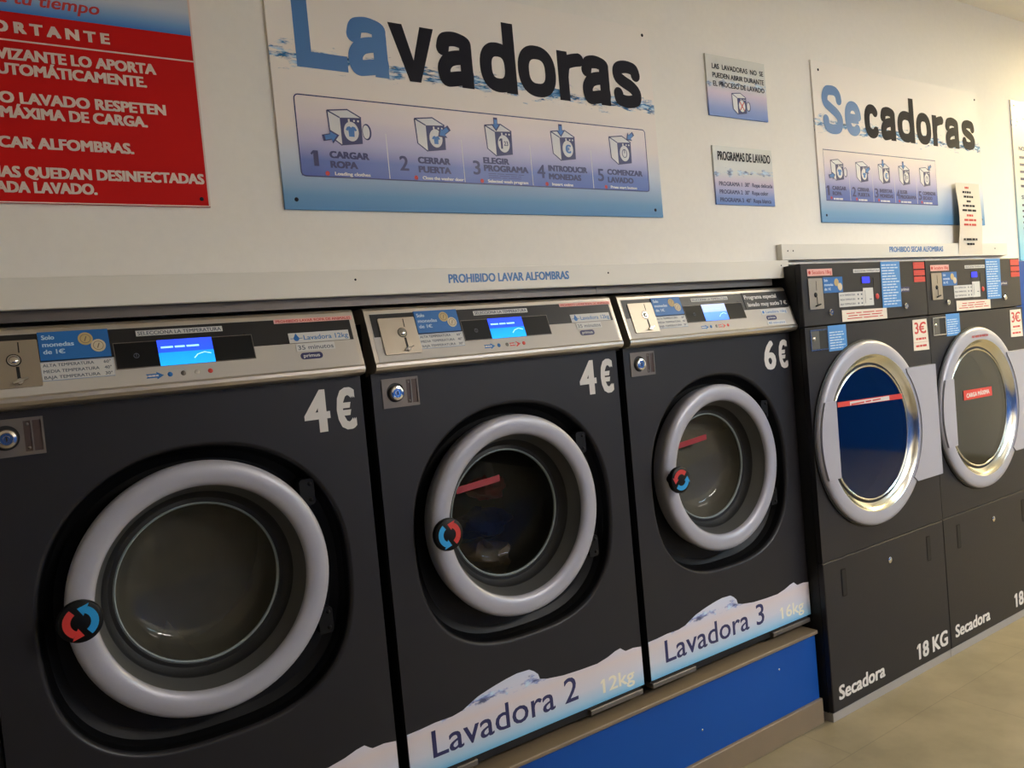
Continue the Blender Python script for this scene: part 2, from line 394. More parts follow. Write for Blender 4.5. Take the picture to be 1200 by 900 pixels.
# ---------------------------------------------------------------- the room
WY = .026        # face of the front wall
XL, XR, YB, ZC = -3.2, 7.0, -4.2, 2.75
structure(MB().box(XL-.1, XR+.1, YB-.1, 1.1, -.1, 0).build('floor', 'floor'))
structure(MB().box(XL-.1, XR+.1, YB-.1, 1.1, ZC, ZC+.1).build('ceiling', 'wall'))
wf = MB().box(XL, XR, WY, 1.0, 1.615, ZC)
wf.box(XL, -.875, WY, 1.0, 0, 1.615); wf.box(3.235, XR, WY, 1.0, 0, 1.615)
structure(wf.build('wall_front', 'wall'))
structure(MB().box(XL, XR, 1.0, 1.1, 0, ZC).build('wall_recess', 'wall'))
structure(MB().box(XL-.1, XL, YB, 1.1, 0, ZC).build('wall_left', 'wall'))
structure(MB().box(XR, XR+.1, YB, 1.1, 0, ZC).build('wall_right', 'wall'))
structure(MB().box(XL, XR, YB-.1, YB, 0, ZC).build('wall_back', 'wall'))
structure(MB().box(XL, XR, YB, YB+.006, 0, 1.6).build('trim_1', 'bluepaint'))
structure(MB().box(3.237, XR, WY-.006, WY, 0, 1.6).build('trim_2', 'bluepaint'))
structure(MB().box(XR-.006, XR, YB, -2.65, 0, 1.9).build('trim_3', 'bluepaint'))
# plinth under the washers
pl_ = bpy.data.objects.new('machine_plinth', None); C.objects.link(pl_); pl_.location = (.37, 0, 0)
tag(pl_, 'long blue plinth with a tan tiled ledge carrying the three washing machines', 'plinth')
PO = (-.37, 0, 0)
MB().box(-.87, 1.574, -.022, .85, 0, .318).build('blue_face', 'bluepaint', pl_, PO)
MB().box(-.87, 1.578, -.034, .85, .318, .330, .002).build('ledge', 'tile', pl_, PO)
structure(MB().box(-.87, 1.577, -.034, -.022, 0, .087, .002).build('baseboard_front', 'tile'))
for u_, z_ in ((.985, .175), (1.37, .25)): MB().dome(front(-.022), u_, z_, .0035, 0, .002).build('screw_cap', 'chrome', pl_, PO)

# ceiling lamps; the two at the back are added fill
for x, y, wx, wy, c, s, lab in LAMPS:
    e = bpy.data.objects.new('ceiling_light', None); C.objects.link(e); e.location = (x, y, ZC)
    tag(e, lab, 'lamp')
    fb = MB()
    for a in ((-wx/2-.02, -wx/2, -wy/2-.02, wy/2+.02), (wx/2, wx/2+.02, -wy/2-.02, wy/2+.02), (-wx/2, wx/2, -wy/2-.02, -wy/2), (-wx/2, wx/2, wy/2, wy/2+.02)):
        fb.box(*a, -.05, 0)
    fb.build('frame', 'white', e)
    MB().box(-wx/2, wx/2, -wy/2, wy/2, -.045, -.03).build('diffuser', emis('lamp_diffuser', c, s), e)

# ---------------------------------------------------------------- washing machines
PITCH, WID = .81, .782
SL = .1322
PAN = Plane((0, -.034, 1.4036), (1, 0, 0), (0, .0422/SL, .1253/SL), (0, -.1253/SL, .0422/SL))
def sv(s): return s*SL
WAVE = [(0, .498), (.04, .499), (.08, .502), (.13, .501), (.16, .506), (.185, .517), (.21, .527), (.24, .534), (.265, .539), (.30, .545), (.335, .549), (.375, .547), (.39, .538),
        (.402, .527), (.407, .512), (.43, .505), (.486, .497), (.548, .494), (.61, .493), (.65, .500), (.68, .509), (.70, .512), (.712, .503), (.72, .498), (.75, .499), (.782, .494)]
CU, CV = .391, .9637
def well_contour(k=1.0, n=96, a=.325, b=.320, cu=.3925, cv=.952):
    p = []
    for i in range(n):
        t = 2*PI*(i+.5)/n; e = 2/(2.15 if math.sin(t) > 0 else 2.7)
        c, s_ = math.cos(t), math.sin(t)
        p.append((cu+k*a*math.copysign(abs(c)**e, c), cv+k*b*math.copysign(abs(s_)**e, s_)))
    return p
def washer(X0, spec):
    root = bpy.data.objects.new('washing_machine', None); C.objects.link(root); root.location = (X0+WID/2, 0, .330)
    tag(root, spec['label'], 'washing machine', 'washing machines in the row')
    OFF = (-WID/2, 0, -.330)
    F = front(0)
    def part(mb, name, m, parent=root, smooth=False):
        return mb.build(name, m, parent, OFF if parent is root else None, smooth)
    # cabinet shell with the big rounded door well
    zb, zt = .3768, 1.3797
    mb = MB(); cont = well_contour()
    mb.frame_plate(F, 0, WID, zb, zt, cont, -.014, 0, .3925, .952)
    # rolled rim of the well
    prev = cont; n = len(cont)
    rim = []
    for j in range(6):
        t = j/5*PI/2; k = 1-.028*math.sin(t)*1.0; d = -.012*(1-math.cos(t))
        rim.append((well_contour(1-.028*(math.sin(t))), d))
    for (A, da), (B, db) in zip(rim, rim[1:]):
        k0 = len(mb.v); vs = [F.at(u, v, da) for u, v in A]+[F.at(u, v, db) for u, v in B]
        mb.add(vs, [(i, (i+1) % n, n+(i+1) % n, n+i) for i in range(n)])
    cab = part(mb, 'cabinet_front', 'cabinet', smooth=True)
    mb = MB(); mb.box(.002, .012, .014, .70, .3768, 1.50).box(WID-.012, WID-.002, .014, .70, .3768, 1.50).box(.012, WID-.012, .69, .70, .3768, 1.50)
    mb.box(.002, WID-.002, .014, .70, .3768, .3868)
    part(mb, 'cabinet_shell', 'side')
    mb = MB(); mb.box(.006, WID-.006, .012, .68, .350, .3768)
    part(mb, 'base_frame', 'side')
    for a, b in ((.004, .19), (.57, .772)):
        part(MB().box(a, b, -.004, .03, .353, .368, .002), 'foot_bracket', 'darksteel')
        for y in (.06, .6):
            mb = MB(); mb.box(a+.06, a+.11, y, y+.05, .330, .351); part(mb, 'foot', 'side')
    # black dish
    mb = MB(); steps = [(.972, -.012), (.96, -.030), (.935, -.046), (.88, -.056), (.80, -.058)]
    rings = [well_contour(k) for k, d in steps]
    rings.append([(CU+.2*math.cos(2*PI*(i+.5)/n), CV+.2*math.sin(2*PI*(i+.5)/n)) for i in range(n)]); steps.append((0, -.058))
    for q in range(len(rings)-1):
        vs = [F.at(u, v, steps[q][1]) for u, v in rings[q]]+[F.at(u, v, steps[q+1][1]) for u, v in rings[q+1]]
        mb.add(vs, [(i, (i+1) % n, n+(i+1) % n, n+i) for i in range(n)])
    part(mb, 'door_well', 'plastic', smooth=True)
    # thin lip line in the well, upper left of the door
    mb = MB(); mb.lathe(F, CU-.012, CV+.004, [(.290, -.050), (.294, -.040), (.297, -.050)], 40, 100, 165); part(mb, 'well_rib', 'plastic', smooth=True)
    # drum behind the glass
    mb = MB(); mb.lathe(F, CU, CV, [(.205, -.072), (.212, -.090), (.262, -.105), (.265, -.13), (.265, -.52), (.24, -.54), (.06, -.545), (.0, -.53)], 64)
    for i in range(3):
        a = 2*PI*i/3+PI/6; c, s_ = math.cos(a), math.sin(a)
        px, pz = CU+.245*c, CV+.245*s_
        mb.prism([(px-.03*s_, pz+.03*c), (px-.06*c, pz-.06*s_), (px+.03*s_, pz-.03*c)], F, -.50, -.14)
    part(mb, 'drum', 'drum', smooth=True)
    # door
    prof = [(.262, -.050), (.266, -.030), (.2692, -.012), (.269, -.003), (.266, .003), (.260, .0075), (.252, .0098), (.242, .0105), (.232, .0098), (.224, .0072), (.2185, .003), (.2165, -.002), (.216, -.006)]
    door = part(MB().lathe(F, CU, CV, prof, 96), 'door', 'ring', smooth=True)
    part(MB().lathe(F, CU, CV, [(.216, -.006), (.212, -.020), (.204, -.036), (.200, -.046)], 96), 'door_cone', 'cone', door, True)
    part(MB().lathe(F, CU, CV, [(.200, -.046), (.196, -.058), (.184, -.067), (.176, -.066), (.173, -.068), (.170, -.078)], 96), 'gasket', 'rubber', door, True)
    part(MB().lathe(F, CU, CV, [(.1745, -.0672), (.172, -.0655), (.1695, -.068), (.169, -.074)], 96), 'glass_rim', 'tape', door, True)
    part(MB().lathe(F, CU, CV, [(.170, -.068), (.166, -.085), (.159, -.105), (.145, -.122), (.122, -.132), (.06, -.137), (.0, -.138)], 96), 'door_glass', spec.get('glass', 'wglass'), door, True)
    kn = MB().lathe(F, .1425, CV+.004, [(.014, -.005), (.016, .030), (.030, .032), (.0385, .036), (.041, .043), (.0395, .051), (.036, .0535), (.0, .0535)], 40)
    kn.box(.134, .152, -.022, .002, CV-.016, CV+.020)
    knob = part(kn, 'door_knob', 'plastic', door, True)
    for nm, m_, a0 in (('red_arrow', 'knobred', spec['arrow']), ('blue_arrow', 'knobblue', spec['arrow']-180)):
        mb = MB(); ku, kv = .1425, CV+.004
        pts = [(ku+.0245*math.cos(math.radians(a)), kv+.0245*math.sin(math.radians(a))) for a in [a0-62+i*12 for i in range(11)]]
        mb.line(F, pts, .0135, .0536, .0542)
        a = math.radians(a0+58); c, s_ = math.cos(a), math.sin(a)
        mb.prism([(ku+.0125*c, kv+.0125*s_), (ku+.0375*c, kv+.0375*s_), (ku+.027*math.cos(a+.62), kv+.027*math.sin(a+.62))], F, .0536, .0543)
        o = mb.build(nm, m_, door)      # on the knob face
    for (hu, hv) in ((.632, 1.125), (.645, .824)):
        mb = MB(); mb.rrect(F, hu-.02, hu+.014, hv-.03, hv+.03, .008, -.058, -.008)
        mb.dome(F, hu+.004, hv+.018, .005, -.008, .003); mb.dome(F, hu+.004, hv-.018, .005, -.008, .003)
        part(mb, 'hinge', 'plastic', smooth=True)
    # sloping steel control housing
    prof = [(.03, 1.372), (-.014, 1.3797), (-.026, 1.3815), (-.0335, 1.386), (-.0372, 1.393), (-.0370, 1.3995), (-.034, 1.4036), (.0082, 1.5289), (.013, 1.534), (.022, 1.536), (.70, 1.515), (.70, 1.50), (.03, 1.50)]
    X = Plane((0, 0, 0), (0, 1, 0), (0, 0, 1), (-1, 0, 0))
    mb = MB(); mb.prism(prof, X, 0, -WID); housing = part(mb, 'control_housing', 'steel', smooth=False)
    # face panel
    P = PAN
    part(MB().rrect(P, .010, .772, sv(.0), sv(.945), .003, -.001, .0008), 'face_panel', 'panelgrey')
    mb = MB()
    mb.rect(P, .0125, .7695, sv(.48), sv(.925), 0, .0013)
    part(mb, 'black_band', 'panelblack')
    part(MB().rect(P, .258, .535, sv(.27), sv(.69), 0, .0022), 'display_window', 'plastic')
    fr_ = MB()
    for r_ in ((.258, .535, .685, .695), (.258, .535, .27, .28)): fr_.rect(P, r_[0], r_[1], sv(r_[2]), sv(r_[3]), .0022, .0026)
    for r_ in ((.258, .2592), (.5338, .535)): fr_.rect(P, *r_, sv(.27), sv(.69), .0022, .0026)
    part(fr_, 'window_edge', 'darksteel')
    scr = part(MB().rect(P, .340, .449, sv(.27), sv(.695), .0022, .0032), 'display_screen', spec.get('lcd', 'lcd'))
    mb = MB(); scribble(mb, P, .346, .443, sv(.54), sv(.60), 1, 3, .0033, .5)
    mb.build('screen_text', 'lcdtext', scr)
    mb = MB(); mb.line(P, [(.408, sv(.36)), (.416, sv(.42)), (.43, sv(.45)), (.443, sv(.42))], .002, .0033, .0036)
    mb.build('screen_icon', 'lcdtext', scr)
    mb = MB(); mb.line(P, [(.298+.005*math.cos(a/8*PI*2), sv(.47)+.005*math.sin(a/8*PI*2)) for a in range(8)], .0011, .0022, .0026, True); mb.rect(P, .2975, .2985, sv(.45), sv(.50), .0022, .0026)
    part(mb, 'window_symbol', 'labelink')
    for du, m_ in zip((.355, .381, .408, .435), ('stickblue', 'darksteel', 'panelgrey', 'redlabel')):
        part(MB().dome(P, du, sv(.13), .0052, .0008, .0016), 'program_button', m_, smooth=True)
    def arrow(u0, u1, v, h, m_):
        mb = MB().prism([(u0, v-h*.28), (u0+(u1-u0)*.6, v-h*.28), (u0+(u1-u0)*.6, v-h*.5), (u1, v), (u0+(u1-u0)*.6, v+h*.5), (u0+(u1-u0)*.6, v+h*.28), (u0, v+h*.28), (u0+.004, v)], P, .0008, .0012)
        a = part(mb, 'arrow_sticker', m_)
        mb = MB(); scribble(mb, P, u0+.004, u1-.008, v-.003, v+.003, 1, 5, .0013, .6); mb.build('lettering', 'label', a)
    arrow(.309, .343, sv(.125), .016, 'stickblue')
    if spec['n'] > 1: arrow(.388, .424, sv(.125), .016, 'redlabel')
    # coin plate
    cp = part(MB().rrect(P, .030, .1285, sv(.12), sv(.83), .003, .0008, .004), 'coin_plate', 'coin')
    MB().line(P, [(.097, sv(.80)), (.0965, sv(.64))], .0022, .004, .0044).build('coin_slot', 'black', cp); mb = MB(); mb.line(P, [(.091, sv(.43)), (.0915, sv(.16))], .0055, .004, .0044)
    mb.build('reject_slot', 'black', cp)
    mb = MB(); mb.lathe(P, .0865, sv(.53), [(.011, .004), (.0105, .0055), (.0082, .0055), (.008, .0045)], 24); mb.dome(P, .0865, sv(.53), .0082, .0044, .0045)
    mb.build('coin_button', 'chrome', cp, smooth=True)
    mb = MB(); mb.lathe(P, .0865, sv(.53), [(.0125, .00405), (.0125, .0045), (.0108, .0045)], 24); mb.build('button_shade_ring', 'black', cp)
    mb = MB(); mb.disc(P, .092, sv(.20), .0055, .004, .010, 12); mb.line(P, [(.080, sv(.175)), (.092, sv(.20)), (.105, sv(.24))], .0035, .0085, .0115)
    mb.build('reject_lever', 'chrome', cp)
    # coin sticker
    st = part(MB().rect(P, .130, .2525, sv(.49), sv(.93), .0013, .0048), 'coin_sticker', 'stickblue')
    mb = MB()
    for i, (s_, u1) in enumerate((('Solo', .158), ('monedas', .190), ('de 1€', .173))):
        letters(mb, P, s_, .136, u1, sv(.93)-.016-.0148*i, .0092, .0049, .05)
    mb.build('lettering', 'listtext', st)
    for (cu_, cv_, m_) in ((.211, sv(.79), 'gold'), (.232, sv(.67), 'silver')):
        mb = MB().disc(P, cu_, cv_, .0132, .0048, .0052 if m_ == 'gold' else .0055, 28); mb.build('coin_picture', m_, st)
        q = .0053 if m_ == 'gold' else .0056
        mb = MB().line(P, [(cu_+.009*math.cos(a/14*PI*2), cv_+.009*math.sin(a/14*PI*2)) for a in range(14)], .0011, q-.0001, q, True)
        mb.line(P, [(cu_-.002, cv_-.005), (cu_+.002, cv_+.005)], .002, q-.0001, q); mb.build('coin_detail', 'tile', st)
    tb = part(MB().rect(P, .128, .2545, sv(.18), sv(.475), .0012, .002), 'temperature_card', 'label')
    mb = MB()
    for i, s_ in enumerate(('ALTA TEMPERATURA', 'MEDIA TEMPERATURA', 'BAJA TEMPERATURA')):
        letters(mb, P, s_, .132, .132+(.088 if i == 0 else .096), sv(.475)-.0105-.0122*i, .0062, .0021, .03)
        letters(mb, P, ('60°', '40°', '30°')[i], .237, .250, sv(.475)-.0105-.0122*i, .0062, .0021, .03)
    mb.build('lettering', 'labelink', tb)
    e_ = MB().line(P, [(.1288, sv(.187)), (.2537, sv(.187)), (.2537, sv(.468)), (.1288, sv(.468))], .0008, .002, .0022, True); e_.build('card_border', 'inkblue', tb)
    lb = part(MB().rect(P, .304, .476, sv(.785), sv(.875), .0013, .002), 'title_label', 'label')
    letters(MB(), P, 'SELECCIONA LA TEMPERATURA', .307, .473, sv(.80), .0078, .0021, .03).build('lettering', 'labelink', lb)
    rl = part(MB().rect(P, .590, .777, sv(.855), sv(.932), .0013, .002), 'warning_label', 'pink')
    letters(MB(), P, 'PROHIBIDO LAVAR ROPA DE ANIMALES', .594, .773, sv(.868), .0062, .0021, .03).build('lettering', 'redink', rl)
    if spec['n'] < 3:
        l1 = part(MB().rect(P, .616, .760, sv(.485), sv(.665), .0013, .0022), 'capacity_label', 'label')
        letters(MB(), P, 'Lavadora 12kg', .650, .757, sv(.53), .0115, .0023, .02).build('lettering', 'inkblue', l1)
        mb = MB(); mb.disc(P, .633, sv(.565), .0065, .0022, .0025, 16); mb.prism([(.6275, sv(.585)), (.6385, sv(.585)), (.633, sv(.66))], P, .0022, .0025)
        mb.rect(P, .619, .647, sv(.56), sv(.57), .0022, .0024); mb.build('drop_symbol', 'stickblue', l1)
        l2 = part(MB().rect(P, .628, .7195, sv(.33), sv(.465), .0009, .0018), 'time_label', 'label')
        letters(MB(), P, '35 minutos', .632, .716, sv(.355), .0105, .0019, .02).build('lettering', 'labelink', l2)
        pv = sv(.24)
    else:
        bl = part(MB().rect(P, .549, .779, sv(.51), sv(.935), .0013, .0026), 'black_notice', 'panelblack')
        mb = MB(); letters(mb, P, 'Programa especial', .556, .722, sv(.76), .0145, .0027, .05); letters(mb, P, 'lavado muy sucio 7 €', .562, .766, sv(.56), .0145, .0027, .05)
        mb.build('lettering', 'white', bl)
        l1 = part(MB().rect(P, .616, .752, sv(.32), sv(.46), .0009, .0018), 'capacity_label', 'label')
        letters(MB(), P, 'Lavadora 16kg', .640, .748, sv(.35), .0095, .0019, .02).build('lettering', 'inkblue', l1)
        mb = MB(); mb.disc(P, .627, sv(.385), .005, .0018, .002, 16); mb.build('drop_symbol', 'stickblue', l1)
        l2 = part(MB().rect(P, .630, .725, sv(.03), sv(.14), .0009, .0018), 'time_label', 'label')
        letters(MB(), P, '40 minutos', .634, .720, sv(.055), .008, .0019, .02).build('lettering', 'inkblue', l2)
        pv = sv(.225)
    pb = part(MB().rrect(P, .634, .686, pv-.0078, pv+.0078, .0075, .0009, .0016), 'maker_badge', 'navy')
    letters(MB(), P, 'primus', .641, .679, pv-.0032, .0082, .0017, .03).build('lettering', 'label', pb)
    # lock plate under the housing
    lp = MB(); k = [(.0595+.0235*math.cos(2*PI*(i+.5)/40), 1.328+.0235*math.sin(2*PI*(i+.5)/40)) for i in range(40)]
    lp.frame_plate(F, .0246, .090, 1.2915, 1.3627, k, 0, .0025, .0595, 1.328)
    lp.rect(F, .090, .1233, 1.2915, 1.2985, 0, .0025); lp.rect(F, .090, .1233, 1.3565, 1.3627, 0, .0025); lp.rect(F, .1195, .1233, 1.2985, 1.3565, 0, .0025)
    lock = part(lp, 'lock_plate', 'lockmetal')
    mb = MB(); mb.rect(F, .036, .083, 1.3045, 1.3515, 0, .0004); mb.build('lock_recess', 'rubber', lock); mb = MB().rect(F, .090, .1195, 1.2985, 1.3565, 0, .0003)
    mb.build('lock_cavity', 'lockbrown', lock)
    mb = MB(); mb.rect(F, .102, .105, 1.2985, 1.3565, 0, .0018); mb.dome(F, .0965, 1.305, .003, .0003, .002); mb.dome(F, .0965, 1.35, .003, .0003, .002)
    mb.build('lock_bar', 'darksteel', lock)
    mb = MB(); mb.lathe(F, .0605, 1.3265, [(.0185, .0004), (.0185, .009), (.0165, .012), (.012, .013), (.011, .0115), (.006, .0115), (.0055, .0135), (.002, .0135), (.0, .0100)], 36)
    cyl = mb.build('lock_cylinder', 'chrome', lock, smooth=True)
    mb = MB().rect(F, .0595, .0615, 1.322, 1.331, .0136, .0139).build('keyhole', 'black', lock)
    # price
    pr = spec['price']
    z0, h = 1.257, .0965
    mb = MB()
    letters(mb, F, pr, .637, .699, z0, h, .0007, .045); letters(mb, F, '€', .716, .763, z0-.001, h, .0007, .045)
    part(mb, 'price_lettering', 'white')
    # banner
    mb = MB(); pts = [(0.001, .3775)]+[(WID-.001, .3775)]+[(min(max(u, .001), WID-.001), v-.002) for u, v in WAVE[::-1]]
    bn = part(mb.prism(pts, F, 0, .0008), 'name_banner', 'banner')
    letters(MB(), F, 'Lavadora '+str(spec['n']), .066, .532, .414, .068, .0009, .012).build('name_lettering', 'navy', bn)
    letters(MB(), F, spec['kg'], .622, .745, .401, .040, .0009, .03).build('weight_lettering', 'kgwhite', bn)
    if spec['n'] > 1:
        mb = MB().rect(F, *spec['strip'], -.099, -.098)
        mb = MB().prism([(spec['strip'][0], spec['strip'][2]), (spec['strip'][1], spec['strip'][2]+.012), (spec['strip'][1], spec['strip'][3]+.012), (spec['strip'][0], spec['strip'][3])], F, -.088, -.0874)
        part(mb, 'glass_strip', 'glassred', door)  # thin red strip set across the door glass
    return root
washer(-PITCH, dict(n=1, price='4', kg='12kg', arrow=185, label='nearest and largest looking washing machine, at the left edge, its drum empty'))
washer(0, dict(n=2, price='4', kg='12kg', arrow=5, glass='wglassclear', strip=(.255, .395, 1.035, 1.053), label='middle washing machine marked 2, priced 4 euro, with dark washing behind its round door'))
washer(PITCH, dict(n=3, price='6', kg='16kg', arrow=105, glass='wglasspale', lcd='lcdreflect', strip=(.285, .42, 1.035, 1.053), label='washing machine marked 3 and priced 6 euro, standing beside the first tumble dryer'))

# washing inside drums
def garment(x, y, z, sx, sy, sz, m, seed, lab, rot=0):
    r = random.Random(seed); n1, n2 = 22, 14; mb = MB(); vs = []; fs = []
    ph = [r.uniform(0, 6.3) for _ in range(6)]
    for j in range(n2+1):
        la = -PI/2+PI*j/n2
        for i in range(n1):
            lo = 2*PI*i/n1
            k = 1+.16*math.sin(3*lo+ph[0]+2*la)+.10*math.sin(5*lo+ph[1]-3*la)+.08*math.sin(7*la+ph[2]+lo*2)
            vs.append((sx*k*math.cos(la)*math.cos(lo), sy*k*math.cos(la)*math.sin(lo), sz*k*math.sin(la)))
    for j in range(n2):
        for i in range(n1): fs.append((j*n1+i, j*n1+(i+1) % n1, (j+1)*n1+(i+1) % n1, (j+1)*n1+i))
    o = mb.add(vs, fs).build('garment', m, None, None, True); o.location = (x, y, z); o.rotation_euler = (0, rot, 0)
    tag(o, lab, 'clothing', 'washing in the drum of the middle machine'); return o
M['g1'] = mat('tan_cloth', (200, 168, 118), .9, var=.15, bump=.4, scale=25)
M['g2'] = mat('navy_cloth', (30, 56, 120), .9, var=.15, bump=.4, scale=25)
M['g3'] = mat('rust_cloth', (200, 60, 34), .9, var=.15, bump=.4, scale=25)
M['g4'] = mat('white_cloth', (216, 208, 196), .9, var=.08, bump=.4, scale=25)
M['g5'] = mat('black_cloth', (24, 24, 26), .9, var=.15, bump=.4, scale=25)
garment(.47, .33, .775, .075, .09, .048, 'g1', 1, 'tan garment at the bottom of the middle drum')
garment(.475, .33, .885, .080, .08, .040, 'g2', 3, 'navy garment lying on top of the tan one in the middle drum')
garment(.50, .33, .988, .056, .07, .030, 'g3', 4, 'rust red garment at the top of the heap in the middle drum')

# ---------------------------------------------------------------- tumble dryers
DX, DP, DY = 1.5945, .80, -.0611
def dryer(k, spec):
    X0 = DX+k*DP
    root = bpy.data.objects.new('tumble_dryer', None); C.objects.link(root); root.location = (X0+DP/2, 0, 0)
    tag(root, spec['label'], 'tumble dryer', 'tumble dryers'); OFF = (-DP/2, 0, 0)
    Y = DY; F = front(Y); W0, W1 = .0015, DP-.0015
    def part(mb, name, m, parent=root, smooth=False): return mb.build(name, m, parent, OFF if parent is root else None, smooth)
    mb = MB(); mb.box(W0, W0+.02, Y+.022, .70, .03, 1.605).box(W1-.02, W1, Y+.022, .70, .03, 1.605).box(W0+.02, W1-.02, .68, .70, .03, 1.605).box(W0+.02, W1-.02, Y+.022, .68, 1.585, 1.605).box(W0+.02, W1-.02, Y+.022, .68, .03, .05)
    part(mb, 'cabinet_shell', 'side')
    part(MB().box(W0, W1, Y+.004, .66, 0, .0305, .001), 'kick_plate', 'kick')
    tp = part(MB().box(W0, W1, Y, Y+.02, 1.390, 1.6065, .0025), 'control_panel', 'cabinet')
    mb = MB(); cu, cv = .3454, .9797; n = 96
    cont = [(cu+.25*math.cos(2*PI*(i+.5)/n), cv+.25*math.sin(2*PI*(i+.5)/n)) for i in range(n)]
    mb.frame_plate(F, W0, W1, .5675, 1.3865, cont, -.02, 0, cu, cv); part(mb, 'front_panel', 'cabinet')
    lo = part(MB().box(W0, W1, Y, Y+.02, .0335, .5640, .0025), 'lower_door', 'cabinet')
    for u in (.115, .6815):
        q = MB(); q.rrect(F, u-.014, u+.014, .424, .524, .006, 0, .0008); q.build('finger_slot', 'plastic', lo)
        q = MB(); q.rrect(F, u-.010, u+.011, .428, .518, .005, .0008, .0012); q.build('slot_opening', 'black', lo)
    MB().lathe(F, .408, .489, [(.0115, 0), (.0115, .003), (.008, .005), (.004, .005), (.003, .002), (0, .002)], 20).build('lower_door_lock', 'chrome', lo, smooth=True)
    # drum cavity
    mb = MB().lathe(F, cu, cv, [(.25, -.02), (.25, -.08), (.33, -.10), (.33, -.56), (.0, -.57)], 64); part(mb, 'drum', 'drum', smooth=True)
    # door
    door = part(MB().lathe(F, cu, cv, [(.330, .0005), (.338, .003), (.3395, .012), (.336, .019), (.327, .0235), (.315, .025), (.292, .0255), (.288, .0250)], 112), 'door', 'ring', smooth=True)
    part(MB().lathe(F, cu, cv, [(.345, .0002), (.345, .006), (.339, .008)], 112), 'door_seal', 'rubber', door, True)
    part(MB().lathe(F, cu, cv, [(.288, .0250), (.2845, .0235), (.278, .013), (.262, .001), (.2515, -.002), (.2495, .004), (.246, .0055), (.2425, .0035), (.2415, .000)], 112), 'polished_ring', 'polished', door, True)
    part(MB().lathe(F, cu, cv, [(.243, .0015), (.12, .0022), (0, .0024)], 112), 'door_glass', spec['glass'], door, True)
    # hinge plate: arc inner edge, straight outer edge
    a = [(cu+.300*math.cos(math.radians(t)), cv+.300*math.sin(math.radians(t))) for t in [46-i*4 for i in range(24)]]
    pts = [(.772, .760), (.772, 1.196), (.565, 1.196)]+[p for p in a if p[1] < 1.19 and p[1] > .768]+[(.590, .760)]
    part(MB().prism(pts, F, .001, .0300), 'hinge_plate', 'ring', door)
    MB().rect(F, .7725, .7765, .762, 1.194, .001, .0270).build('hinge_edge', 'tape', door)
    b = [(cu+.333*math.cos(math.radians(t)), cv+.333*math.sin(math.radians(t))) for t in [154.5+i*3.2 for i in range(16)]]
    part(MB().prism([(.108, b[0][1])]+b+[(.106, b[-1][1])], F, .018, .0285), 'grip_plate', 'ring', door)
    if k == 0:
        s_ = MB().prism([(.150, 1.095), (.566, 1.081), (.566, 1.101), (.150, 1.113)], F, .004, .0045).build('red_strip', 'redlabel', door)
        MB().prism([(.224, 1.094), (.475, 1.086), (.475, 1.101), (.224, 1.107)], F, .0045, .0050).build('strip_label', 'label', door)
        mb = MB(); scribble(mb, F, .230, .470, 1.090, 1.103, 1, 8, .0051, .4); mb.build('strip_lettering', 'redink', door)
    else:
        MB().prism([(.223, 1.022), (.462, 1.018), (.462, 1.058), (.223, 1.063)], F, .004, .0045).build('load_sticker', 'redlabel', door)
        letters(MB(), F, 'CARGA MÁXIMA', .245, .440, 1.030, .018, .0046, .06).build('load_lettering', 'white', door)
        letters(MB(), F, 'NO ABRIR EN MARCHA', .28, .415, 1.2765, .010, .0262, .05).build('ring_lettering', 'redink', door)
    # control panel stickers
    l = part(MB().rect(F, .038, .181, 1.563, 1.587, 0, .001), 'capacity_label', 'pink')
    letters(MB(), F, 'Secadora 18kg', .064, .176, 1.569, .0125, .0011, .02).build('lettering', 'redink', l)
    MB().disc(F, .050, 1.575, .007, .001, .0013, 6).build('flame_symbol', 'redink', l)
    cp = part(MB().rrect(F, .037, .117, 1.4475, 1.5545, .003, 0, .003), 'coin_plate', 'coin')
    MB().line(F, [(.080, 1.545), (.080, 1.512)], .002, .003, .0034).build('coin_slot', 'black', cp); q = MB(); q.line(F, [(.080, 1.49), (.080, 1.462)], .004, .003, .0034); q.build('reject_slot', 'black', cp)
    q = MB(); q.dome(F, .073, 1.497, .009, .003, .004); q.build('coin_button', 'rubber', cp, smooth=True)
    q = MB(); q.line(F, [(.068, 1.458), (.092, 1.464)], .004, .003, .010); q.build('reject_lever', 'rubber', cp)
    st = part(MB().rect(F, .1225, .237, 1.5015, 1.5565, 0, .002), 'coin_sticker', 'stickblue')
    q = MB()
    for i, (t_, u1) in enumerate((('Solo', .150), ('monedas', .180), ('de 1€', .165))): letters(q, F, t_, .128, u1, 1.541-.0155*i, .0095, .0021, .05)
    q.build('lettering', 'listtext', st)
    for (a_, b_, m_) in ((.200, 1.537, 'gold'), (.219, 1.521, 'silver')): MB().disc(F, a_, b_, .0135, .002, .0024 if m_ == 'gold' else .0026, 24).build('coin_picture', m_, st)
    l = part(MB().rect(F, .310, .479, 1.568, 1.5815, 0, .001), 'title_label', 'label')
    letters(MB(), F, 'SELECCIONA TEMPERATURA', .316, .474, 1.5712, .0068, .0011, .03).build('lettering', 'labelink', l)
    part(MB().rrect(F, .355, .413, 1.526, 1.556, .002, 0, .001), 'display_frame', 'cabinet')
    part(MB().rrect(F, .361, .407, 1.530, 1.552, .003, .001, .0018), 'display_screen', 'lcdblue')
    part(MB().rect(F, .432, .436, 1.512, 1.548, 0, .0010), 'display_edge', 'black')
    l = part(MB().rect(F, .211, .3615, 1.4475, 1.4995, 0, .001), 'temperature_card', 'label')
    q = MB()
